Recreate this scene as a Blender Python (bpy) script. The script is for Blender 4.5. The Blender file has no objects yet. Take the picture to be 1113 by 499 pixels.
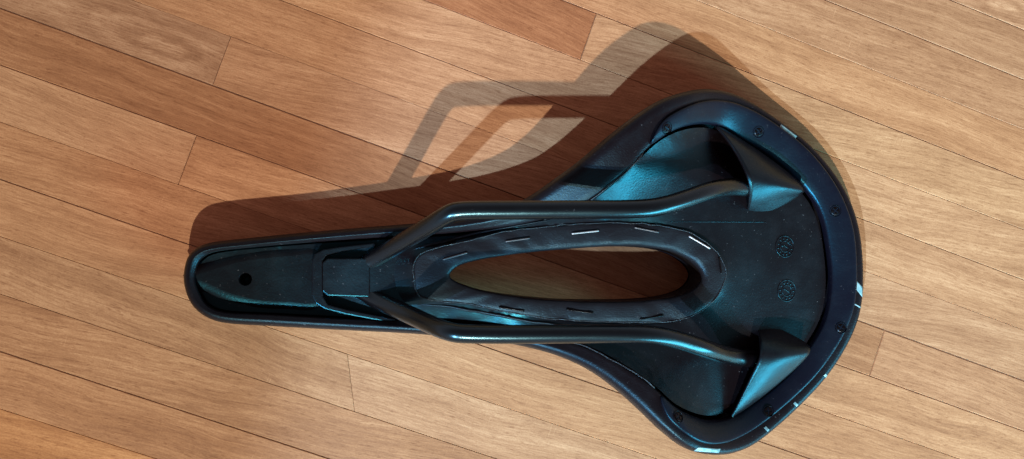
import bpy, bmesh, math, random
import numpy as np
from mathutils import Vector, Matrix
from mathutils.bvhtree import BVHTree
from mathutils.geometry import delaunay_2d_cdt

random.seed(7)
rng = np.random.default_rng(7)
sc = bpy.context.scene
COL = sc.collection

# ------------------------------------------------------------------ camera
TILT_X, TILT_Y = math.radians(1.143), math.radians(-7.793)
FPX, CAM_H = 1200.0, 450.0                       # focal length in photo pixels, camera height in mm
cam_d = bpy.data.cameras.new('camera')
cam_d.sensor_fit = 'HORIZONTAL'
cam_d.sensor_width = 36.0
cam_d.lens = 36.0 * FPX / 1113.0
cam_d.clip_start, cam_d.clip_end = 0.01, 50.0
cam = bpy.data.objects.new('camera', cam_d)
COL.objects.link(cam)
cam.location = (0, 0, CAM_H * .001)
cam.rotation_euler = (TILT_X, TILT_Y, 0)
sc.camera = cam

# ------------------------------------------------------------------ light
world = bpy.data.worlds.new('World')
sc.world = world
world.use_nodes = True
bg = world.node_tree.nodes['Background']
bg.inputs['Strength'].default_value = 1.0
# the room around: dim ceiling, warmer and lighter walls
wn, wl = world.node_tree.nodes, world.node_tree.links
w_tc = wn.new('ShaderNodeTexCoord')
w_sx = wn.new('ShaderNodeSeparateXYZ')
w_cr = wn.new('ShaderNodeValToRGB')
wl.new(w_tc.outputs['Generated'], w_sx.inputs[0])
wl.new(w_sx.outputs['Z'], w_cr.inputs['Fac'])
wl.new(w_cr.outputs['Color'], bg.inputs['Color'])
w_cr.color_ramp.interpolation = 'EASE'
w_cr.color_ramp.elements[0].position, w_cr.color_ramp.elements[0].color = 0.0, (.62, .40, .43, 1)
w_cr.color_ramp.elements[1].position, w_cr.color_ramp.elements[1].color = 1.0, (.13, .068, .066, 1)

DIR_A = Vector((0.066, 1.0, -1.0))               # low window sun, falls on everything
DIR_B = Vector((0.52, 0.90, -1.0))               # the same sun coming back off a second pane, ends left of the saddle
DIST = 3.0


def spot(name, target, direction, watts, angle, blend, radius, aim=None, color=(1, 1, 1)):
    d = direction.normalized()
    l = bpy.data.lights.new(name, 'SPOT')
    l.energy, l.spot_size, l.spot_blend = watts, angle, blend
    l.shadow_soft_size, l.color = radius, color
    o = bpy.data.objects.new(name, l)
    COL.objects.link(o)
    o.location = target - d * DIST
    look = (aim if aim is not None else target) - o.location
    o.rotation_euler = look.to_track_quat('-Z', 'Y').to_euler()
    return o


spot('window_light', Vector((.06, 0, 0)), DIR_A, 365, math.radians(40), .3, .025, color=(1.0, 0.93, 0.86))
# the second beam: its edge crosses the floor left of the middle
e0, e1 = Vector((.0075, .0985, 0)), Vector((-.0350, -.0830, 0))
mid = (e0 + e1) / 2
dB = DIR_B.normalized()
side = dB.cross((e1 - e0)).normalized()
if side.x < 0:
    side = -side
RHO = 0.60
spot('pane_reflection', mid, DIR_B, 590, 2 * math.atan((RHO + .001) / DIST), .020, .022, aim=mid + side * RHO, color=(.41, .66, .97))

# the window itself: cool daylight, low from the right
w_dir = Vector((.67, -.69, .27)).normalized()
wl_ = bpy.data.lights.new('window_daylight', 'AREA')
wl_.shape, wl_.size, wl_.size_y = 'RECTANGLE', .95, .34
wl_.energy, wl_.color = 28.0, (.16, .72, .92)
wo = bpy.data.objects.new('window_daylight', wl_)
COL.objects.link(wo)
wo.location = Vector((.12, 0, 0)) + w_dir * 1.3
wo.rotation_euler = (-w_dir).to_track_quat('-Z', 'Y').to_euler()

sc.view_settings.view_transform = 'Standard'
sc.view_settings.look = 'None'
sc.view_settings.exposure = 0.0
sc.view_settings.gamma = 1.0
sc.view_settings.use_curve_mapping = False
sc.render.film_transparent = False
sc.cycles.use_denoising = True
sc.cycles.max_bounces = 6

# ------------------------------------------------------------------ measuring helpers (mm)
ca, sa, cb, sb = math.cos(TILT_X), math.sin(TILT_X), math.cos(TILT_Y), math.sin(TILT_Y)


def ray(px, py):
    x, y, z = px - 556.5, 249.5 - py, -FPX
    y, z = ca * y - sa * z, sa * y + ca * z
    x, z = cb * x + sb * z, -sb * x + cb * z
    return np.array([x, y, z])


def P(px, py, h=0.0):
    d = ray(px, py)
    s = (CAM_H - h) / -d[2]
    return np.array([d[0] * s, d[1] * s, h])


def catmull(pts, n, closed=True):
    """resample a polyline through pts (k,dim) uniformly in its index parameter"""
    pts = np.asarray(pts, float)
    k = len(pts)
    t = np.linspace(0, k if closed else k - 1, n, endpoint=not closed)
    i = np.floor(t).astype(int)
    if not closed:
        i = np.minimum(i, k - 2)
    f = (t - i)[:, None]
    g = (lambda j: pts[j % k]) if closed else (lambda j: pts[np.clip(j, 0, k - 1)])
    a, b, c, d = g(i - 1), g(i), g(i + 1), g(i + 2)
    return .5 * ((2 * b) + (-a + c) * f + (2 * a - 5 * b + 4 * c - d) * f ** 2 + (-a + 3 * b - 3 * c + d) * f ** 3)


def arc_resample(pts, n, closed=True):
    pts = np.asarray(pts, float)
    q = np.vstack([pts, pts[:1]]) if closed else pts
    L = np.r_[0, np.cumsum(np.linalg.norm(np.diff(q[:, :3], axis=0), axis=1))]
    s = np.linspace(0, L[-1], n, endpoint=not closed)
    return np.stack([np.interp(s, L, q[:, j]) for j in range(q.shape[1])], 1)


def smooth(a, it, closed=True):
    a = np.array(a, float)
    for _ in range(it):
        b = (np.roll(a, 1, 0) + np.roll(a, -1, 0)) * .25 + a * .5
        if not closed:
            b[0], b[-1] = a[0], a[-1]
        a = b
    return a


def inside(poly, q):
    x, y = q[:, 0], q[:, 1]
    r = np.zeros(len(q), bool)
    px, py = poly[:, 0], poly[:, 1]
    qx, qy = np.roll(px, -1), np.roll(py, -1)
    for a, b, c, d in zip(px, py, qx, qy):
        if b == d:
            continue
        m = ((b > y) != (d > y)) & (x < (c - a) * (y - b) / (d - b) + a)
        r ^= m
    return r


# ------------------------------------------------------------------ mesh helpers
ROOT = np.array([68.0, -7.5, 0.0])               # foot of the saddle


def make(name, verts, faces, mat, parent=None, shade=True, origin=ROOT):
    me = bpy.data.meshes.new(name)
    v = (np.asarray(verts, float) - origin) * .001
    me.from_pydata([tuple(p) for p in v], [], [tuple(int(i) for i in f) for f in faces])
    me.validate()
    bm = bmesh.new()
    bm.from_mesh(me)
    bmesh.ops.recalc_face_normals(bm, faces=bm.faces)
    bm.to_mesh(me)
    bm.free()
    if shade:
        for p in me.polygons:
            p.use_smooth = True
    me.materials.append(mat)
    o = bpy.data.objects.new(name, me)
    COL.objects.link(o)
    if parent is not None:
        o.parent = parent
    return o


def grid_faces(nu, nv, cu=False, cv=False, off=0):
    f = []
    for i in range(nu if cu else nu - 1):
        for j in range(nv if cv else nv - 1):
            a, b = i, (i + 1) % nu
            c, d = j, (j + 1) % nv
            f.append((off + a * nv + c, off + b * nv + c, off + b * nv + d, off + a * nv + d))
    return f


def sweep(path, rad, nseg=16, cap=True):
    """tube along path (n,3); rad scalar or (n,)"""
    path = np.asarray(path, float)
    n = len(path)
    rad = np.full(n, rad) if np.isscalar(rad) else np.asarray(rad)
    T = np.gradient(path, axis=0)
    T /= np.linalg.norm(T, axis=1)[:, None]
    up = np.array([0, 0, 1.0])
    V = []
    for p, t, r in zip(path, T, rad):
        s = np.cross(t, up)
        if np.linalg.norm(s) < 1e-6:
            s = np.array([1.0, 0, 0])
        s /= np.linalg.norm(s)
        u = np.cross(s, t)
        for k in range(nseg):
            a = 2 * math.pi * k / nseg
            V.append(p + r * (math.cos(a) * s + math.sin(a) * u))
    F = grid_faces(n, nseg, False, True)
    if cap:
        F.append(tuple(range(nseg - 1, -1, -1)))
        F.append(tuple((n - 1) * nseg + k for k in range(nseg)))
    return V, F


def bevel(o, w, seg=2, angle=35):
    m = o.modifiers.new('bevel', 'BEVEL')
    m.width, m.segments, m.limit_method, m.angle_limit = w * .001, seg, 'ANGLE', math.radians(angle)
    return o


def prism(name, outline_px, z0, z1, mat, parent, holes=(), bev=.6):
    """flat plate from a px outline seen at height z1, down to z0"""
    loops = [np.array([P(*q, z1)[:2] for q in outline_px])] + [np.array(h) for h in holes]
    verts, edges = [], []
    for L in loops:
        s = len(verts)
        verts += [Vector(p) for p in L]
        edges += [(s + i, s + (i + 1) % len(L)) for i in range(len(L))]
    r = delaunay_2d_cdt(verts, edges, [], 0, 1e-5)
    v2 = np.array([tuple(p) for p in r[0]])
    tri = [f for f in r[2]]
    c = np.array([v2[list(f)].mean(0) for f in tri])
    ok = inside(loops[0], c)
    for h in loops[1:]:
        ok &= ~inside(h, c)
    tri = [f for f, k in zip(tri, ok) if k]
    n = len(v2)
    V = [(p[0], p[1], z1) for p in v2] + [(p[0], p[1], z0) for p in v2]
    F = [tuple(f) for f in tri] + [tuple(n + i for i in reversed(f)) for f in tri]
    cnt = {}
    for f in tri:
        for a, b in zip(f, list(f[1:]) + [f[0]]):
            cnt[(a, b)] = 1
    for (a, b) in list(cnt):
        if (b, a) not in cnt:
            F.append((b, a, n + a, n + b))
    o = make(name, V, F, mat, parent, shade=False)
    return bevel(o, bev) if bev else o


def membrane(bound, spacing, zfun_fixed, load, zmin=None, it=900, start=10.0):
    """triangulated sheet between closed loops (list of (k,3)), relaxed like a loaded skin"""
    verts, edges, zs = [], [], []
    for L in bound:
        s = len(verts)
        verts += [Vector(p[:2]) for p in L]
        zs += [p[2] for p in L]
        edges += [(s + i, s + (i + 1) % len(L)) for i in range(len(L))]
    nb = len(verts)
    lo, hi = bound[0][:, :2].min(0), bound[0][:, :2].max(0)
    gx, gy = np.meshgrid(np.arange(lo[0], hi[0], spacing), np.arange(lo[1], hi[1], spacing * .866))
    gx = gx + (np.arange(gx.shape[0]) % 2)[:, None] * spacing / 2
    q = np.stack([gx.ravel(), gy.ravel()], 1)
    m = inside(bound[0], q)
    for h in bound[1:]:
        m &= ~inside(h, q)
    q = q[m]
    allb = np.vstack([b[:, :2] for b in bound])
    dmin = np.sqrt(((q[:, None, :] - allb[None]) ** 2).sum(2)).min(1)
    q = q[dmin > spacing * .55]
    verts += [Vector(p) for p in q]
    r = delaunay_2d_cdt(verts, edges, [], 0, 1e-6)
    v2 = np.array([tuple(p) for p in r[0]])
    tri = np.array([f for f in r[2] if len(f) == 3])
    c = v2[tri].mean(1)
    ok = inside(bound[0], c)
    for h in bound[1:]:
        ok &= ~inside(h, c)
    tri = tri[ok]
    z = np.full(len(v2), start)
    fixed = np.zeros(len(v2), bool)
    for new, orig in enumerate(r[3]):
        for k in orig:
            if k < nb:
                z[new] = zs[k]
                fixed[new] = True
    E = np.vstack([tri[:, [0, 1]], tri[:, [1, 2]], tri[:, [2, 0]]])
    E = np.unique(np.sort(E, 1), axis=0)
    deg = np.bincount(E.ravel(), minlength=len(v2)).astype(float)
    deg[deg == 0] = 1
    ld = load(v2[:, 0]) if callable(load) else load
    for _ in range(it):
        s = np.bincount(E[:, 0], z[E[:, 1]], len(v2)) + np.bincount(E[:, 1], z[E[:, 0]], len(v2))
        zn = s / deg - ld
        if zmin is not None:
            zn = np.maximum(zn, zmin)
        z = np.where(fixed, z, zn)
    return np.column_stack([v2, z]), tri


# ------------------------------------------------------------------ materials
def new_mat(name):
    m = bpy.data.materials.new(name)
    m.use_nodes = True
    nt = m.node_tree
    return m, nt, nt.nodes, nt.links, nt.nodes['Principled BSDF']


def black_material(name, base, rough, tint, spec, bump_scale=900.0, bump=.08, dust=.0, metallic=0.0, blotch=.25, coat=0.0, ior=1.5, folds=0.0):
    m, nt, N, L, b = new_mat(name)
    tc = N.new('ShaderNodeTexCoord')
    n1 = N.new('ShaderNodeTexNoise')
    n1.inputs['Scale'].default_value = bump_scale
    n1.inputs['Detail'].default_value = 3
    L.new(tc.outputs['Object'], n1.inputs['Vector'])
    bp = N.new('ShaderNodeBump')
    bp.inputs['Strength'].default_value = bump
    bp.inputs['Distance'].default_value = .0004
    L.new(n1.outputs['Fac'], bp.inputs['Height'])
    L.new(bp.outputs['Normal'], b.inputs['Normal'])
    if folds:
        nf = N.new('ShaderNodeTexNoise')
        nf.inputs['Scale'].default_value = 170
        nf.inputs['Detail'].default_value = 3
        nf.inputs['Distortion'].default_value = 1.2
        L.new(tc.outputs['Object'], nf.inputs['Vector'])
        bf = N.new('ShaderNodeBump')
        bf.inputs['Strength'].default_value = folds
        bf.inputs['Distance'].default_value = .0012
        L.new(nf.outputs['Fac'], bf.inputs['Height'])
        L.new(bf.outputs['Normal'], bp.inputs['Normal'])
    n2 = N.new('ShaderNodeTexNoise')
    n2.inputs['Scale'].default_value = 38
    n2.inputs['Detail'].default_value = 5
    n2.inputs['Roughness'].default_value = .65
    L.new(tc.outputs['Object'], n2.inputs['Vector'])
    mr = N.new('ShaderNodeMapRange')
    mr.inputs['From Min'].default_value = .3
    mr.inputs['From Max'].default_value = .7
    mr.inputs['To Min'].default_value = rough - blotch * .35
    mr.inputs['To Max'].default_value = rough + blotch * .35
    L.new(n2.outputs['Fac'], mr.inputs['Value'])
    L.new(mr.outputs['Result'], b.inputs['Roughness'])
    # dust and small pale scuffs lying on it
    n3 = N.new('ShaderNodeTexNoise')
    n3.inputs['Scale'].default_value = 900
    n3.inputs['Detail'].default_value = 2
    L.new(tc.outputs['Object'], n3.inputs['Vector'])
    r3 = N.new('ShaderNodeMapRange')
    r3.inputs['From Min'].default_value = .70
    r3.inputs['From Max'].default_value = .80
    r3.inputs['To Max'].default_value = dust
    L.new(n3.outputs['Fac'], r3.inputs['Value'])
    mx = N.new('ShaderNodeMix')
    mx.data_type = 'RGBA'
    mx.inputs['A'].default_value = (*base, 1)
    mx.inputs['B'].default_value = (.25, .27, .28, 1)
    L.new(r3.outputs['Result'], mx.inputs['Factor'])
    # a thin uneven film of dust over it
    n4 = N.new('ShaderNodeTexNoise')
    n4.inputs['Scale'].default_value = 75
    n4.inputs['Detail'].default_value = 7
    n4.inputs['Roughness'].default_value = .75
    L.new(tc.outputs['Object'], n4.inputs['Vector'])
    r4 = N.new('ShaderNodeMapRange')
    r4.inputs['From Min'].default_value = .50
    r4.inputs['From Max'].default_value = .78
    r4.inputs['To Max'].default_value = dust * .16
    L.new(n4.outputs['Fac'], r4.inputs['Value'])
    mx2 = N.new('ShaderNodeMix')
    mx2.data_type = 'RGBA'
    mx2.inputs['B'].default_value = (.13, .14, .15, 1)
    L.new(mx.outputs['Result'], mx2.inputs['A'])
    L.new(r4.outputs['Result'], mx2.inputs['Factor'])
    L.new(mx2.outputs['Result'], b.inputs['Base Color'])
    b.inputs['Metallic'].default_value = metallic
    b.inputs['Specular IOR Level'].default_value = spec
    b.inputs['Specular Tint'].default_value = (*tint, 1)
    b.inputs['IOR'].default_value = ior
    b.inputs['Coat Weight'].default_value = coat
    b.inputs['Coat Roughness'].default_value = .2
    return m


TEAL = (.10, .78, 1.0)
BLACK = (.007, .0035, .004)
M_COVER = black_material('leatherette', BLACK, .40, (.3, .78, 1.0), .32, 1500, .25, .2)
M_SHELL = black_material('moulded_plastic', BLACK, .355, TEAL, .5, 1300, .18, .30, ior=1.52, blotch=.26)
M_TRIM = black_material('trim_plastic', (.006, .005, .010), .36, (.10, .72, 1.0), .42, 1100, .14, .18, ior=1.5, blotch=.24)
M_RING = black_material('padded_fabric', (.010, .008, .009), .45, (.35, .8, 1.0), .38, 1800, .3, .15, folds=.16)
M_RAIL = black_material('painted_steel', (.003, .002, .0025), .25, (.40, .88, 1.0), .75, 700, .05, .08, blotch=.08)
M_SCREW = black_material('black_screw', (.003, .002, .002), .28, (.7, .9, 1.0), .22, 700, .05, 0)
M_SEAM = black_material('raw_edge', (.016, .013, .013), .36, (.5, .85, 1.0), .6, 2500, .8, .5)
m, nt, N, L, b = new_mat('staple_steel')
b.inputs['Base Color'].default_value = (.42, .45, .45, 1)
b.inputs['Metallic'].default_value = .6
b.inputs['Roughness'].default_value = .42
M_STAPLE = m
M_DULL = m.copy()
M_DULL.name = 'darker_staple'
M_DULL.node_tree.nodes['Principled BSDF'].inputs['Base Color'].default_value = (.10, .11, .115, 1)  # same staple steel, only coloured darker
m, nt, N, L, b = new_mat('open_hole')
b.inputs['Base Color'].default_value = (.002, .001, .001, 1)
b.inputs['Roughness'].default_value = 1
b.inputs['Specular IOR Level'].default_value = 0
M_HOLE = m
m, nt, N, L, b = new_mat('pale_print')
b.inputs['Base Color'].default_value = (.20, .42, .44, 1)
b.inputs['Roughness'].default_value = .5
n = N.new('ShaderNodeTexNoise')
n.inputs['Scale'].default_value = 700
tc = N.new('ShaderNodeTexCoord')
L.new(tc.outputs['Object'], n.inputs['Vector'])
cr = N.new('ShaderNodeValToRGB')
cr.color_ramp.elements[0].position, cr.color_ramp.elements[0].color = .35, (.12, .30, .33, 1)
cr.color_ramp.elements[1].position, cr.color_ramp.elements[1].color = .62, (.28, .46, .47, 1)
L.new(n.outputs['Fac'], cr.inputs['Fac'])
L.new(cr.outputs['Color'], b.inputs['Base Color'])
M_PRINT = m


def wood_material():
    m, nt, N, L, b = new_mat('beech_strip')

    def node(t, **kw):
        x = N.new(t)
        for k, v in kw.items():
            setattr(x, k, v)
        return x

    def math_(op, a, bb):
        x = node('ShaderNodeMath', operation=op)
        for i, v in enumerate((a, bb)):
            if isinstance(v, (int, float)):
                x.inputs[i].default_value = v
            else:
                L.new(v, x.inputs[i])
        return x.outputs[0]

    tc = node('ShaderNodeTexCoord')
    oi = node('ShaderNodeObjectInfo')
    at = node('ShaderNodeAttribute', attribute_type='OBJECT', attribute_name='grain_slant')
    sx = node('ShaderNodeSeparateXYZ')
    L.new(tc.outputs['Object'], sx.inputs[0])
    seed = math_('MULTIPLY', oi.outputs['Random'], 37.0)
    X = math_('ADD', sx.outputs['X'], seed)
    Y = math_('ADD', sx.outputs['Y'], math_('MULTIPLY', sx.outputs['X'], at.outputs['Fac']))
    # slow waviness of the grain
    cw = node('ShaderNodeCombineXYZ')
    L.new(X, cw.inputs[0]); L.new(Y, cw.inputs[1]); L.new(seed, cw.inputs[2])
    warp = node('ShaderNodeTexNoise')
    warp.inputs['Scale'].default_value = 22
    warp.inputs['Detail'].default_value = 1
    L.new(cw.outputs[0], warp.inputs['Vector'])
    Yw = math_('ADD', Y, math_('MULTIPLY', math_('SUBTRACT', warp.outputs['Fac'], .5), .006))

    def stretched(kx, ky, detail, rough=.6, dist=0):
        c = node('ShaderNodeCombineXYZ')
        L.new(math_('MULTIPLY', X, kx), c.inputs[0])
        L.new(math_('MULTIPLY', Yw, ky), c.inputs[1])
        L.new(seed, c.inputs[2])
        n = node('ShaderNodeTexNoise')
        n.inputs['Scale'].default_value = 1
        n.inputs['Detail'].default_value = detail
        n.inputs['Roughness'].default_value = rough
        n.inputs['Distortion'].default_value = dist
        L.new(c.outputs[0], n.inputs['Vector'])
        return n.outputs['Fac']

    def rng_(v, a, b_, c, d):
        x = node('ShaderNodeMapRange')
        for k, vv in zip(('From Min', 'From Max', 'To Min', 'To Max'), (a, b_, c, d)):
            x.inputs[k].default_value = vv
        L.new(v, x.inputs['Value'])
        return x.outputs['Result']

    streak = stretched(7, 150, 4, .6, .4)          # broad growth streaks
    fibre = stretched(110, 1500, 3, .65)
    lines = stretched(9, 620, 3, .65, .3)          # long hair lines           # fibres
    fleck = stretched(330, 2100, 1, .5)            # the short dark rays of beech
    cloud = stretched(28, 60, 3, .55, .8)          # cloudy tone
    fine = stretched(1500, 2600, 2, .6)            # pores

    v = rng_(streak, .32, .70, .80, 1.19)
    v = math_('MULTIPLY', v, rng_(fibre, .34, .66, .82, 1.17))
    v = math_('MULTIPLY', v, rng_(lines, .34, .66, .91, 1.09))
    v = math_('MULTIPLY', v, rng_(cloud, .3, .7, .90, 1.09))
    v = math_('MULTIPLY', v, rng_(fine, .36, .64, .90, 1.09))
    fk = rng_(fleck, .58, .74, 1.0, .70)
    v = math_('MULTIPLY', v, fk)
    # pale scuffs across the grain, in patches
    scuff = rng_(stretched(3000, 110, 1, .5), .70, .76, 0, 1)
    v = math_('ADD', v, math_('MULTIPLY', math_('MULTIPLY', scuff, rng_(stretched(25, 40, 1), .60, .70, 0, 1)), .35))
    # oval figure on a few strips
    def at_(nm):
        a = node('ShaderNodeAttribute', attribute_type='OBJECT', attribute_name=nm)
        return a.outputs['Fac']
    dx = math_('DIVIDE', math_('SUBTRACT', sx.outputs['X'], at_('figure_x')), .0170)
    dy = math_('DIVIDE', math_('SUBTRACT', sx.outputs['Y'], at_('figure_y')), .0050)
    dd = math_('SQRT', math_('ADD', math_('MULTIPLY', dx, dx), math_('MULTIPLY', dy, dy)), 0)
    dd = math_('ADD', dd, math_('MULTIPLY', math_('SUBTRACT', stretched(90, 200, 3), .5), 1.3))
    wav = math_('SINE', math_('MULTIPLY', dd, 6.0), 0)
    fall = math_('POWER', 2.718, math_('MULTIPLY', dd, -.75))
    v = math_('MULTIPLY', v, math_('ADD', 1.0, math_('MULTIPLY', math_('MULTIPLY', wav, fall), at_('figure_strength'))))
    # colour: tone times object colour, darker parts redder
    cr = node('ShaderNodeValToRGB')
    e = cr.color_ramp.elements
    e[0].position, e[0].color = .0, (.10, .040, .017, 1)
    e[1].position, e[1].color = 1.0, (.78, .49, .28, 1)
    for p, c in ((.3, (.280, .130, .059)), (.5, (.43, .224, .110)), (.7, (.570, .328, .173))):
        x = e.new(p)
        x.color = (*c, 1)
    L.new(math_('MULTIPLY', v, .5), cr.inputs['Fac'])
    mx = node('ShaderNodeMix', data_type='RGBA', blend_type='MULTIPLY')
    mx.inputs['Factor'].default_value = 1
    L.new(cr.outputs['Color'], mx.inputs['A'])
    L.new(oi.outputs['Color'], mx.inputs['B'])
    L.new(mx.outputs['Result'], b.inputs['Base Color'])
    L.new(rng_(fibre, .3, .7, .50, .38), b.inputs['Roughness'])
    b.inputs['Specular IOR Level'].default_value = .3
    bp = node('ShaderNodeBump')
    bp.inputs['Strength'].default_value = .25
    bp.inputs['Distance'].default_value = .0002
    L.new(math_('ADD', fibre, math_('MULTIPLY', fk, .5)), bp.inputs['Height'])
    L.new(bp.outputs['Normal'], b.inputs['Normal'])
    return m


M_WOOD = wood_material()
m, nt, N, L, b = new_mat('joint_dirt')
b.inputs['Base Color'].default_value = (.12, .055, .026, 1)
b.inputs['Roughness'].default_value = .9
M_JOINT = m

# ------------------------------------------------------------------ the floor: strips of beech
TH, ROW, OFF = math.radians(19.492), 0.04634411 * CAM_H, 0.14149313 * CAM_H
ct, st_ = math.cos(TH), math.sin(TH)


def uv_to_xy(u, v):
    return np.array([ct * u + st_ * v, -st_ * u + ct * v])


def px_to_u(px, py):
    p = P(px, py, 0)
    return ct * p[0] - st_ * p[1]


Z = -9.0
c4 = [uv_to_xy(u, v) for u, v in ((-420, -260), (560, -260), (560, 400), (-420, 400))]
floor_o = make('floor', [(p[0], p[1], zz) for zz in (Z, -.42) for p in c4],
               [(0, 1, 2, 3), (4, 5, 6, 7), (0, 1, 5, 4), (1, 2, 6, 5), (2, 3, 7, 6), (3, 0, 4, 7)], M_JOINT, None, False, np.zeros(3))
floor_o['kind'] = 'structure'
# end joints that the photograph shows: row -> [(pixel on the joint, slant)]
JOINTS = {0: [((241, 66), 0)], 2: [((203.5, 173.5), 0)], -3: [((639, 41.5), 0)], 1: [((951, 391), 0)],
          5: [((381.5, 416), .50)]}
TONE = {  # (row, strip along it): tint
    (0, 0): (.86, .87, .90), (0, 1): (1.02, 1.0, .98), (1, 0): (.80, .70, .62), (1, 1): (1.02, .97, .93), (2, 0): (1.05, 1.05, 1.03),
    (2, 1): (1.05, 1.0, .93), (-3, 0): (.80, .62, .50), (-3, 1): (1.13, 1.13, 1.06), (5, 0): (.94, .92, .88), (5, 1): (.98, .97, .95),
    (3, 0): (.95, .88, .80), (4, 0): (1.0, .95, .88), (6, 0): (.90, .84, .77), (7, 0): (.94, .86, .77), (8, 0): (.98, .82, .62),
    (-1, 0): (1.06, 1.03, .98), (-2, 0): (1.12, 1.11, 1.06), (-4, 0): (1.04, .95, .84), (-5, 0): (.98, .92, .86), (-6, 0): (.95, .90, .85),
    (-7, 0): (1.08, 1.05, 1.02)}
GAP = {1: .16, 2: .10, 3: .035, 4: .13, 5: .035, 6: .06, 7: .13, 8: .04, 0: .02, -1: .09, -2: .06, -3: .12, -4: .05, -5: .11, -6: .12}
FIGURE = {(0, 0): (170, 46, .32), (-7, 0): (1090, 8, .3)}
SLANT = {(0, 0): -.03, (2, 0): .05, (-3, 0): .10, (-1, 0): -.04, (5, 0): .03}
for row in range(-15, 15):
    v1, v0 = OFF - row * ROW, OFF - (row + 1) * ROW
    js = [(px_to_u(*q), s) for q, s in JOINTS.get(row, [])]
    if not js:
        js = [(random.choice([-260 + random.uniform(-60, 40), 395 + random.uniform(-40, 60)]), 0)]
        visible0 = 0 if js[0][0] > 100 else 1
    else:
        visible0 = 0
    us = [j[0] for j in js]
    sl = [j[1] for j in js]
    while us[0] > -400:
        us.insert(0, min(us[0] - random.uniform(330, 420), -215 - random.uniform(0, 80))); sl.insert(0, 0)
    while us[-1] < 540:
        us.append(max(us[-1] + random.uniform(330, 420), 335 + random.uniform(0, 80))); sl.append(0)
    base_i = [i for i, u in enumerate(us) if abs(u - js[0][0]) < 1e-6][0] - 1 + visible0
    for i in range(len(us) - 1):
        key = (row, i - base_i)
        a, b_ = us[i], us[i + 1]
        g0, g1 = GAP.get(row + 1, .07), GAP.get(row, .07)
        ge = random.uniform(.05, .12)
        uc, vc = (a + b_) / 2, (v0 + v1) / 2
        hw0, hw1 = v0 + g0 - vc, v1 - g1 - vc
        ha, hb = a + ge - uc, b_ - ge - uc
        dz = random.uniform(-.13, .0)
        ch = .07 + g1 * 1.6
        sa_, sb_ = sl[i] * ROW / 2, sl[i + 1] * ROW / 2

        def rect(e, z):
            return [(ha + sa_ + e, hw0 + e, z), (hb + sb_ - e, hw0 + e, z), (hb - sb_ - e, hw1 - e, z), (ha - sa_ + e, hw1 - e, z)]
        V = rect(0, -.40) + rect(0, dz - ch) + rect(ch, dz)
        F = [(3, 2, 1, 0), (8, 9, 10, 11)]
        for k in range(4):
            n_ = (k + 1) % 4
            F += [(k, n_, 4 + n_, 4 + k), (4 + k, 4 + n_, 8 + n_, 8 + k)]
        o = make('plank', V, F, M_WOOD, floor_o, False, np.zeros(3))
        xy = uv_to_xy(uc, vc)
        o.location = (xy[0] * .001, xy[1] * .001, 0)
        o.rotation_euler = (0, 0, -TH)
        t = TONE.get(key)
        if t is None:
            w = random.uniform(.85, 1.08)
            t = (w, w * random.uniform(.93, 1.0), w * random.uniform(.86, .98))
        o.color = (*t, 1)
        o['grain_slant'] = SLANT.get(key, random.uniform(-.15, .0))
        if key in FIGURE:
            fx, fy, fs = FIGURE[key]
            q = P(fx, fy)
            o['figure_x'] = float(ct * q[0] - st_ * q[1] - uc) * .001
            o['figure_y'] = float(st_ * q[0] + ct * q[1] - vc) * .001
            o['figure_strength'] = fs

# ------------------------------------------------------------------ the saddle
saddle = bpy.data.objects.new('bicycle_saddle', None)
COL.objects.link(saddle)
saddle.location = tuple(ROOT * .001)
saddle['label'] = 'black bicycle saddle lying upside down on wooden floor, steel rails facing up'
saddle['category'] = 'saddle'

# outline stations: silhouette pixel, rim height, inner edge pixel
ST = [((200, 305), 17, (211, 304)), ((203, 283), 17, (214, 288)), ((212, 271), 17.5, (220, 280)), ((228, 264), 17.8, (232, 274)),
      ((260, 260), 18, (262, 270)), ((330, 253), 18, (330, 264)), ((400, 247), 19.5, (400, 259)), ((450, 243), 21, (452, 256)),
      ((500, 238), 23, (505, 252)), ((545, 229), 26, (552, 246)), ((575, 214), 28.5, (592, 238)), ((604, 194), 32.5, (624, 227)),
      ((631, 174), 36, (650, 211)), ((660, 149), 38.5, (680, 186)), ((690, 126), 39, (705, 160)), ((715, 110), 38, (724, 146)),
      ((740, 101), 33.5, (745, 137)), ((765, 97), 25.5, (766, 134)), ((792, 101), 18, (785, 138)), ((820, 114), 13, (808, 152)),
      ((850, 134), 11, (836, 169)), ((880, 158), 10.5, (861, 190)), ((905, 187), 10, (882, 214)), ((922, 216), 10, (893, 236)),
      ((933, 250), 10, (899, 262)), ((937, 290), 10, (903, 295)), ((936, 325), 10, (902, 325)), ((930, 352), 10, (896, 350)),
      ((917, 380), 10, (882, 375)), ((897, 410), 10.5, (862, 402)), ((870, 439), 11.5, (838, 424)), ((842, 464), 14.5, (812, 443)),
      ((816, 483), 20, (792, 454)), ((790, 493), 27, (770, 457)), ((765, 493), 33.5, (750, 451)), ((742, 486), 38, (732, 441)),
      ((718, 468), 39, (715, 425)), ((695, 446), 38.5, (694, 409)), ((668, 422), 36, (668, 393)), ((640, 402), 32.5, (640, 379)),
      ((610, 388), 28.5, (612, 370)), ((580, 379), 26, (582, 363)), ((540, 371), 23, (542, 356)), ((490, 366), 21, (495, 351)),
      ((440, 362), 19.5, (442, 349)), ((360, 358), 18, (362, 346)), ((290, 354), 18, (290, 342)), ((245, 351), 17.8, (245, 340)),
      ((222, 343), 17.5, (226, 333)), ((207, 328), 17, (217, 321))]
NS = len(ST)
k_st = [min(1.0, s[1] / 18.0) for s in ST]
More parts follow.
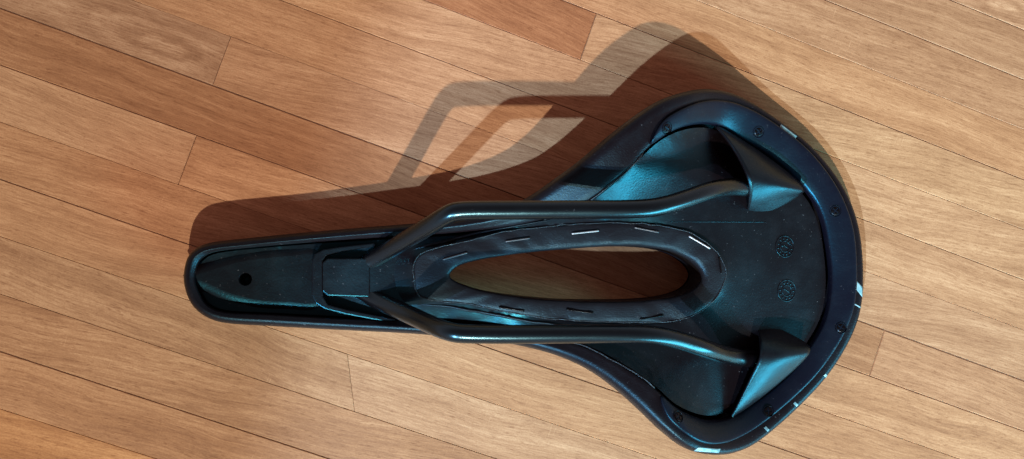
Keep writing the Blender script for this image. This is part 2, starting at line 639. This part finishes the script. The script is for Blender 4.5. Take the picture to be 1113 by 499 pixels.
sil = np.array([P(*s[0], s[1] - 6 * k) for s, k in zip(ST, k_st)])
NOSE = np.array([float(np.clip((440 - s[0][0]) / 90, 0, 1)) for s in ST])      # 1 along the nose, 0 from the neck on
dz_in = -2.2 + .6 * NOSE
inn = np.array([P(*s[2], s[1] + d) for s, d in zip(ST, dz_in)])
zst = np.array([[s[1]] for s in ST])
NT = 400
ctrl = catmull(np.hstack([sil, inn, zst, NOSE[:, None]]), NT)
ctrl = smooth(ctrl, 4)
SIL, INN, ZR, NS_T = ctrl[:, :3], ctrl[:, 3:6], ctrl[:, 6], np.clip(ctrl[:, 7], 0, 1)
KK = np.minimum(1, ZR / 18)
tan = np.roll(SIL, -1, 0)[:, :2] - np.roll(SIL, 1, 0)[:, :2]
tan /= np.linalg.norm(tan, axis=1)[:, None]
NRM = np.stack([-tan[:, 1], tan[:, 0]], 1)       # outward (the outline runs clockwise)
if (NRM[0] @ np.array([-1, 0])) < 0:
    NRM = -NRM


def ring_at(off, dz):
    return np.column_stack([SIL[:, :2] + NRM * off, ZR + dz * KK])


RIM = ring_at(-2.6, 0)
rings = []
LIP = ZR - 2.4 * KK + .6 * NS_T
inn_low = np.column_stack([INN[:, :2], ZR - 4.5 * KK])
rings.append(inn_low)
rings.append(np.column_stack([INN[:, :2], LIP - .2]))
for f, lift in ((.08, .35), (.3, .25), (.55, .2), (.8, .25)):
    p = INN * (1 - f) + RIM * f
    p[:, 2] = LIP * (1 - f) + ZR * f + lift
    rings.append(p)
for off, dz in ((-2.6, .05), (-1.3, -.9), (-.5, -2.4), (0, -5), (.1, -7.5), (-.7, -10), (-2.6, -12)):
    rings.append(ring_at(off, dz))
rings = np.array(rings)                           # (nr, NT, 3)
NR = len(rings)
Vc = rings.transpose(1, 0, 2).reshape(-1, 3)
Fc = grid_faces(NT, NR, True, False)

# hole and padded band round it
HOLE = [(489, 299), (497, 290), (515, 284), (545, 278.5), (580, 274), (620, 270.5), (660, 268), (695, 268), (725, 271.5), (745, 279), (758, 289),
        (763.5, 300), (758, 311), (745, 319), (722, 324.5), (690, 327), (650, 327.5), (610, 326.5), (570, 323), (535, 318), (508, 311), (494, 305)]
BAND = [(450, 300), (451, 284), (462, 274), (490, 266), (525, 257), (560, 250), (600, 246), (640, 243), (685, 242.5), (720, 246), (752, 254),
        (776, 271), (788.5, 294), (783, 317), (765, 336), (735, 348.5), (690, 350), (640, 349), (590, 345), (545, 338), (500, 329), (462, 325.5), (452, 316)]
ZB = 22.5
hole = catmull([P(*q, ZB) for q in HOLE], 240)
band = catmull([P(*q, ZB) for q in BAND], 240)
hole, band = arc_resample(hole, 160), arc_resample(band, 160)
low_hole = np.column_stack([hole[:, :2], np.full(160, 3.0)])

outer_low = rings[-1]
vb, fb = membrane([outer_low[::2], low_hole], 3.2, None, .12, .25, 700, 6.0)
vb[:, 2] = np.maximum(vb[:, 2], .25)
off = len(Vc)
Vc = np.vstack([Vc, vb])
Fc = list(Fc) + [tuple(off + i for i in f) for f in fb]
cover = make('cover', Vc, Fc, M_COVER, saddle)

# base shell
inset = .6 + .4 * (1 - NS_T) + 1.2 * np.clip((INN[:, 0] - 120) / 40, 0, 1)
tn = np.roll(INN, -1, 0)[:, :2] - np.roll(INN, 1, 0)[:, :2]
tn /= np.linalg.norm(tn, axis=1)[:, None]
ninn = np.stack([-tn[:, 1], tn[:, 0]], 1)
if (ninn[0] @ np.array([-1, 0])) < 0:
    ninn = -ninn
pan_edge = np.column_stack([INN[:, :2] - ninn * inset[:, None], ZR - 4.2 * KK - 1.9 * NS_T])
pan_edge = arc_resample(smooth(pan_edge, 6), 260)
TZ = 12.7
hc = P(266.5, 303.5, TZ)
bolt_hole = np.array([(hc[0] + 2.35 * math.cos(a), hc[1] + 2.35 * math.sin(a), TZ - 1.0) for a in np.linspace(0, 2 * math.pi, 28, endpoint=False)])
vp, fp = membrane([pan_edge, band[::2] - np.array([0, 0, .6]), bolt_hole], 2.0, None, lambda x: .006 * np.clip(1 - (x - 10) / 50, 0, 1), 4.0, 1400, 13.0)
pan = make('base_shell', vp, fp, M_SHELL, saddle)
pan_bvh = BVHTree.FromPolygons([Vector(p) for p in vp], [tuple(int(i) for i in f) for f in fp])


def bvh_of(o):
    dg = bpy.context.evaluated_depsgraph_get()
    bm = bmesh.new()
    bm.from_mesh(o.data)
    for v in bm.verts:
        v.co = v.co * 1000 + Vector(ROOT)
    t = BVHTree.FromBMesh(bm)
    bm.free()
    return t


def hit(tree, px, py):
    d = Vector(ray(px, py)).normalized()
    loc, nor, *_ = tree.ray_cast(Vector((0, 0, CAM_H)), d)
    if nor.z < 0:
        nor = -nor
    return loc, nor


# padded band
prof = [(0, -1.2), (.0, .2), (.06, .5), (.25, .7), (.5, .8), (.72, .75), (.88, .45), (.97, -.3), (1.0, -1.5), (1.0, -6), (.99, -11), (1.0, -17.5)]
rows = []
nz = smooth(rng.normal(0, 1.0, (160, 1)), 3)[:, 0]
for f, dz in prof:
    p = band * (1 - f) + hole * f
    p[:, 2] = ZB + dz + (nz * .45 if 0.05 < f < .95 else 0)
    rows.append(p)
rows = np.array(rows)
ring_o = make('cutout_band', rows.transpose(1, 0, 2).reshape(-1, 3), grid_faces(160, len(prof), True, False), M_RING, saddle)
ring_bvh = bvh_of(ring_o)
# raw edge of the cloth round the band
e = band.copy()
jit = smooth(rng.normal(0, .5, (160, 3)), 1)
e = e + jit * np.array([.5, .5, .3])
e[:, 2] += .35
V, F = sweep(np.vstack([e, e[:1]]), .24, 6, False)
make('raw_edge', V, F, M_SEAM, ring_o)

# staples
STAPLES = [((482, 282), (507, 275)), ((550, 262.5), (575, 259)), ((622, 254), (650, 251)), ((690, 247.5), (715, 252.5)), ((749, 257), (771, 270)),
           ((781, 280), (783.5, 297)), ((543, 334), (569, 338)), ((616, 336.5), (644, 340)), ((696, 347), (720, 343))]
for k_, (a, c) in enumerate(STAPLES):
    pa, na = hit(ring_bvh, *a)
    pc, nc = hit(ring_bvh, *c)
    na = Vector((0, 0, 1))
    pts = [pa - na * 1.2, pa + na * .25, pa.lerp(pc, .06) + na * .5, pa.lerp(pc, .5) + na * .45, pa.lerp(pc, .94) + na * .5, pc + na * .25, pc - na * 1.2]
    path = catmull([tuple(q) for q in pts], 22, False)
    V, F = sweep(path, .34, 8)
    make('staple', V, F, M_STAPLE if k_ in (2, 4) else M_DULL if k_ < 5 else M_SCREW, ring_o)  # staples made bright

# tail trim
TRIM_OUT = {14: (709, 150), 15: (722, 130), 16: (746, 116), 17: (770, 109), 18: (796, 111), 19: (823, 122), 20: (851, 140), 21: (877, 161), 22: (900, 188),
            23: (917, 217), 24: (928, 250), 25: (931.5, 290), 26: (930, 325), 27: (923, 351), 28: (909, 378), 29: (888, 407), 30: (861, 434), 31: (832, 458),
            32: (809, 473), 33: (787, 482), 34: (765, 482), 35: (744, 471), 36: (723, 453)}
tk = sorted(TRIM_OUT)
to = np.array([P(*TRIM_OUT[i], ST[i][1] + .4) for i in tk])
ti = np.array([P(*ST[i][2], ST[i][1] - 1.6) for i in tk])
NTR = 260
to, ti = catmull(to, NTR, False), catmull(ti, NTR, False)
to, ti = smooth(to, 6, False), smooth(ti, 6, False)
s = np.linspace(0, 1, NTR)
endw = np.sqrt(np.clip(1 - (1 - np.clip(np.minimum(s, 1 - s) / .022, 0, 1)) ** 2, 0.0004, 1))[:, None]
cen = (to + ti) / 2
to, ti = cen + (to - cen) * endw, cen + (ti - cen) * endw
tprof = [(0, -3.0), (0, .6), (.03, 1.05), (.10, 1.35), (.35, 1.55), (.6, 1.6), (.82, 1.45), (.92, 1.15), (.98, .6), (1.0, -.2), (1.0, -2.0)]
rows = []
for f, dz in tprof:
    p = ti * (1 - f) + to * f
    p[:, 2] += dz * (np.minimum(1, .3 + endw[:, 0]) if dz > 0 else 1)
    rows.append(p)
rows = np.array(rows)
trim = make('tail_trim', rows.transpose(1, 0, 2).reshape(-1, 3), grid_faces(NTR, len(tprof)), M_TRIM, saddle)
trim_bvh = bvh_of(trim)

# screws
def screw_mesh():
    V, F = [], []
    rad = [0, .3, .55, .8, 1.05, 1.3, 1.55, 1.75, 2.0, 2.15, 2.35, 2.45]
    zz = [.15, .15, .15, .14, .12, .1, .05, -.05, -.45, -.45, .15, -.3]
    na = 40
    for r, z in zip(rad, zz):
        for k in range(na):
            a = 2 * math.pi * k / na
            x, y = r * math.cos(a), r * math.sin(a)
            d = -.8 if (min(abs(x), abs(y)) < .32 and r < 1.4) else 0
            V.append((x, y, z + d))
    F = grid_faces(len(rad), na, False, True)
    me = bpy.data.meshes.new('screw')
    me.from_pydata([tuple(c * .001 for c in v) for v in V], [], F)
    me.update()
    bm = bmesh.new()
    bm.from_mesh(me)
    bmesh.ops.remove_doubles(bm, verts=bm.verts, dist=1e-6)
    bmesh.ops.recalc_face_normals(bm, faces=bm.faces)
    bm.to_mesh(me)
    bm.free()
    me.materials.append(M_SCREW)
    return me


sm = screw_mesh()
for px, py in ((725, 139.5), (824.5, 143.5), (908, 229.5), (914, 356.5), (835, 447), (737, 453)):
    loc, nor = hit(trim_bvh, px, py)
    o = bpy.data.objects.new('screw', sm)
    COL.objects.link(o)
    o.parent = trim
    o.location = (loc - Vector(ROOT) + nor * .15) * .001
    q = nor.to_track_quat('Z', 'Y')
    o.rotation_euler = (q @ Matrix.Rotation(random.uniform(0, 1.5), 3, 'Z').to_quaternion()).to_euler()

# lip of the cover along the wings
for lo, hi in ((10.0, 13.9), (36.2, 40.6)):
    i0, i1 = int(lo / NS * NT), int(hi / NS * NT)
    p = INN[i0:i1].copy() - np.column_stack([ninn[i0:i1] * .3, np.zeros(i1 - i0)])
    p[:, 2] = ZR[i0:i1] - 2.3 * KK[i0:i1]
    p += smooth(rng.normal(0, .25, p.shape), 2, False)
    V, F = sweep(p, .3, 6)
    make('cut_edge', V, F, M_SEAM, cover)

# rails
def rail(pts):
    c = np.array([P(x, y, z) for x, y, z in pts])
    path = arc_resample(smooth(catmull(c, 160, False), 10, False), 140, False)
    V, F = sweep(path, 3.5, 24)
    return make('rail', V, F, M_RAIL, saddle)


rail([(350, 294, 13), (385, 292, 13), (405, 282.5, 15.5), (438, 263, 28), (470, 243.5, 41), (488, 232.5, 46.8), (505, 229, 48), (560, 228.5, 48.5), (620, 228, 48.5), (680, 227.5, 48),
      (715, 225, 46.5), (745, 216.5, 42), (772, 207, 36), (795, 203, 26), (815, 205, 19.5), (836, 207, 14)])
rail([(350, 310, 13), (385, 313, 13), (408, 325.5, 15.5), (447, 343, 29), (474, 355.5, 41.5), (490, 361, 47), (507, 363, 48), (560, 363.5, 48.5), (620, 363, 48.5), (680, 363, 48),
      (712, 364.5, 46.5), (740, 370.5, 42), (768, 379.5, 36), (790, 386, 26), (812, 390, 19.5), (836, 389, 14)])

# rail housings
def housing(front, back, name):
    Fp = catmull([P(*q) for q in front], 41, False)
    Gp = catmull([P(*q) for q in back], 41, False)
    Fp, Gp = smooth(Fp, 10, False), smooth(Gp, 14, False)
    nv = 16
    V = []
    for i in range(41):
        for j in range(nv):
            f = j / (nv - 1)
            p = Fp[i] * (1 - f) + Gp[i] * f
            p[2] += 1.8 * math.sin(math.pi * f) * math.sin(math.pi * i / 40)
            V.append(p)
        V.append(np.array([Gp[i][0], Gp[i][1], 6.5]))
    o = make(name, V, grid_faces(41, nv + 1), M_SHELL, pan)
    s_ = o.modifiers.new('wall', 'SOLIDIFY')
    s_.thickness = .0012
    s_.offset = -1
    return o


up_h = housing([(779, 136, 19), (793, 153, 22), (805, 173, 24), (813, 191, 27.5), (815, 208, 25), (814, 224, 20), (811, 231, 11)],
               [(782, 137, 18), (812, 155, 13.5), (848, 180, 13), (876, 204, 16), (871, 211, 15), (848, 226, 12), (820, 236, 10)], 'rail_housing')
lo_h = housing([(795, 456, 18.5), (806, 433, 21.5), (817, 410, 24.5), (826, 391, 27.5), (827, 378, 26), (826, 366, 21.5), (823, 357, 11)],
               [(798, 453, 16), (826, 434, 16), (857, 408, 17), (882, 383.5, 21), (877, 373, 16), (852, 359, 11), (826, 352, 10)], 'rail_housing')

# nose: tongue with its hole, socket wall, sleeve that holds the rails
ang = np.linspace(0, 2 * math.pi, 24, endpoint=False)
tng = arc_resample(catmull([P(*q, TZ) for q in [(212, 301), (232, 293), (258, 285.5), (290, 280.5), (320, 278), (343, 277), (344, 300), (343, 328), (312, 328), (283, 326.5), (250, 318.5), (228, 309)]], 150), 110)
hl = np.array([(hc[0] + 2.6 * math.cos(a), hc[1] + 2.6 * math.sin(a), TZ) for a in np.linspace(0, 2 * math.pi, 36, endpoint=False)])
ctr = np.array([hc[0] + 10, hc[1], TZ])
vt, ft = membrane([tng, hl], 2.2, None, 0.0, None, 50, TZ)
tn2 = np.roll(tng, -1, 0) - np.roll(tng, 1, 0)
tn2 /= np.linalg.norm(tn2, axis=1)[:, None]
no2 = np.stack([-tn2[:, 1], tn2[:, 0], 0 * tn2[:, 0]], 1)
if (no2[0] @ np.array([-1.0, 0, 0])) < 0:
    no2 = -no2
skirt = np.array([tng + no2 * o_ + [0, 0, z_] for o_, z_ in ((0, 0), (.8, -.10), (1.8, -.4), (3.0, -1.0), (4.2, -1.9), (5.0, -3.2))])
hin = np.array([np.column_stack([hc[0] + (hl[:, 0] - hc[0]) * f_, hc[1] + (hl[:, 1] - hc[1]) * f_, hl[:, 2] + z_]) for f_, z_ in ((1, 0), (.96, -.12), (.92, -.5), (.9, -9.0), (.02, -9.2))])
V = list(vt)
F = [tuple(int(i_) for i_ in f_) for f_ in ft]
F += grid_faces(6, 110, False, True, len(V))
V += list(skirt.reshape(-1, 3))
F += grid_faces(5, 36, False, True, len(V))
V += list(hin.reshape(-1, 3))
make('tongue', V, F, M_SHELL, pan)
wall_out = [(339, 284), (342, 276), (352, 271), (372, 268), (408, 264), (408, 268), (372, 273), (356, 277), (351, 283), (351, 322), (356, 331), (378, 337), (430, 347), (430, 352),
            (376, 342), (353, 336), (343, 330), (339, 321)]
prism('nose_socket', wall_out, 6, 17.0, M_SHELL, pan, (), .5)
prism('nose_web', [(401.5, 282), (425, 272.5), (441, 264), (449, 284), (449, 320), (444, 335), (425, 331), (401.5, 322)], 8, 17.5, M_SHELL, pan, (), .5)
prism('rail_sleeve', [(351, 285), (356, 281), (402, 281), (402, 323), (356, 321.5), (351, 317)], 6, 18.0, M_SHELL, saddle, (), .45)

# moulded date dials and the parting line on the shell
def dial(px, py, r, name='date_dial'):
    loc, nor = hit(pan_bvh, px, py)
    V, F = [], []
    q = nor.to_track_quat('Z', 'Y').to_matrix()

    def add(path, w):
        v, f = sweep(path, w, 5)
        o = len(V)
        V.extend(v)
        F.extend([tuple(o + i for i in g) for g in f])
    def ring2(rr):
        return [np.array((rr * math.cos(a), rr * math.sin(a), .1)) for a in np.linspace(0, 2 * math.pi, 33)]
    add(ring2(r), .22)
    add(ring2(r * .52), .2)
    for k in range(12):
        a = math.pi * k / 6
        add([np.array((rr * math.cos(a), rr * math.sin(a), .1)) for rr in (r * .66, r * .75, r * .86)], .26)
    d = np.array([.5, .8, 0])
    add([d * -.4 * r + [0, 0, .1], [0, 0, .1], d * .4 * r + [0, 0, .1]], .24)
    add([d * .4 * r + [-.9, -.05, .1], d * .4 * r + [-.3, 0, .1], d * .42 * r + [0, 0, .1]], .2)
    V = [np.array(q @ Vector(v)) + np.array(loc) for v in V]
    make(name, V, F, M_SHELL, pan)


dial(853, 268, 4.4)
dial(855, 316, 4.4)
pl = []
for x in np.linspace(728, 832, 30):
    loc, _ = hit(pan_bvh, x, 241 + (x - 728) * .004)
    pl.append(np.array(loc) + [0, 0, .02])
V, F = sweep(pl, .16, 6)
make('parting_line', V, F, M_SHELL, pan)

# folds of cover cloth drawn in beside the cut-out
for pts in ([(446, 271), (480, 264), (515, 254.5), (545, 246), (575, 241.5), (600, 239.5)], [(452, 331), (495, 334), (535, 341.5), (575, 349), (610, 353.5)],
            [(470, 259), (500, 253), (530, 245), (552, 240)]):
    c_ = catmull(np.array(pts, float), 36, False)
    q_ = []
    for x_, y_ in c_:
        try:
            h_ = hit(pan_bvh, x_, y_)
        except AttributeError:
            continue
        q_.append(np.array(h_[0]) + [0, 0, .1])
    if len(q_) < 8:
        continue
    q_ = smooth(np.array(q_) + smooth(rng.normal(0, .35, (len(q_), 3)), 3, False), 2, False)
    V, F = sweep(q_, .2 + .55 * np.sin(np.linspace(.05, math.pi - .05, len(q_))), 8)
    make('cloth_fold', V, F, M_COVER, cover)

# pale printed marks on the cover's edge
cov_bvh = bvh_of(cover)


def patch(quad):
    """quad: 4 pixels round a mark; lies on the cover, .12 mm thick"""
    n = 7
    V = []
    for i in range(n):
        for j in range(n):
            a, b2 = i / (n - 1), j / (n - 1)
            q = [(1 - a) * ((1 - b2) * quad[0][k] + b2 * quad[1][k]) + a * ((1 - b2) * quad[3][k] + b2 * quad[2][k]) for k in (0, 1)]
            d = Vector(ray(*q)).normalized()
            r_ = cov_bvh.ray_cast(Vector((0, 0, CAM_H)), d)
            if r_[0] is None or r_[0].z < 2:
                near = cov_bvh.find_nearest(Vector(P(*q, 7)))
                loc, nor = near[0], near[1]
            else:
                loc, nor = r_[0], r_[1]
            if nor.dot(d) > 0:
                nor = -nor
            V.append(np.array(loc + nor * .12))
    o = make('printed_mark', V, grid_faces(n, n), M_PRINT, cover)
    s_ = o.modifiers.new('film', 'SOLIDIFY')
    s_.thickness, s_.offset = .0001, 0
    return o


for q in ([(849, 135), (866, 148), (863.5, 152), (846.5, 139.5)], [(929, 303), (937, 312), (937, 323), (929.5, 313)], [(929, 330), (936, 334), (936, 335.5), (929, 331.5)],
          [(895, 408), (897, 406), (900, 409), (898, 411)], [(862, 438.5), (864, 436.5), (867.5, 440), (865.5, 442)], [(830, 465), (832, 463), (836, 467), (834, 469)],
          [(759, 486), (783, 488), (781, 492), (754, 490)]):
    patch(q)
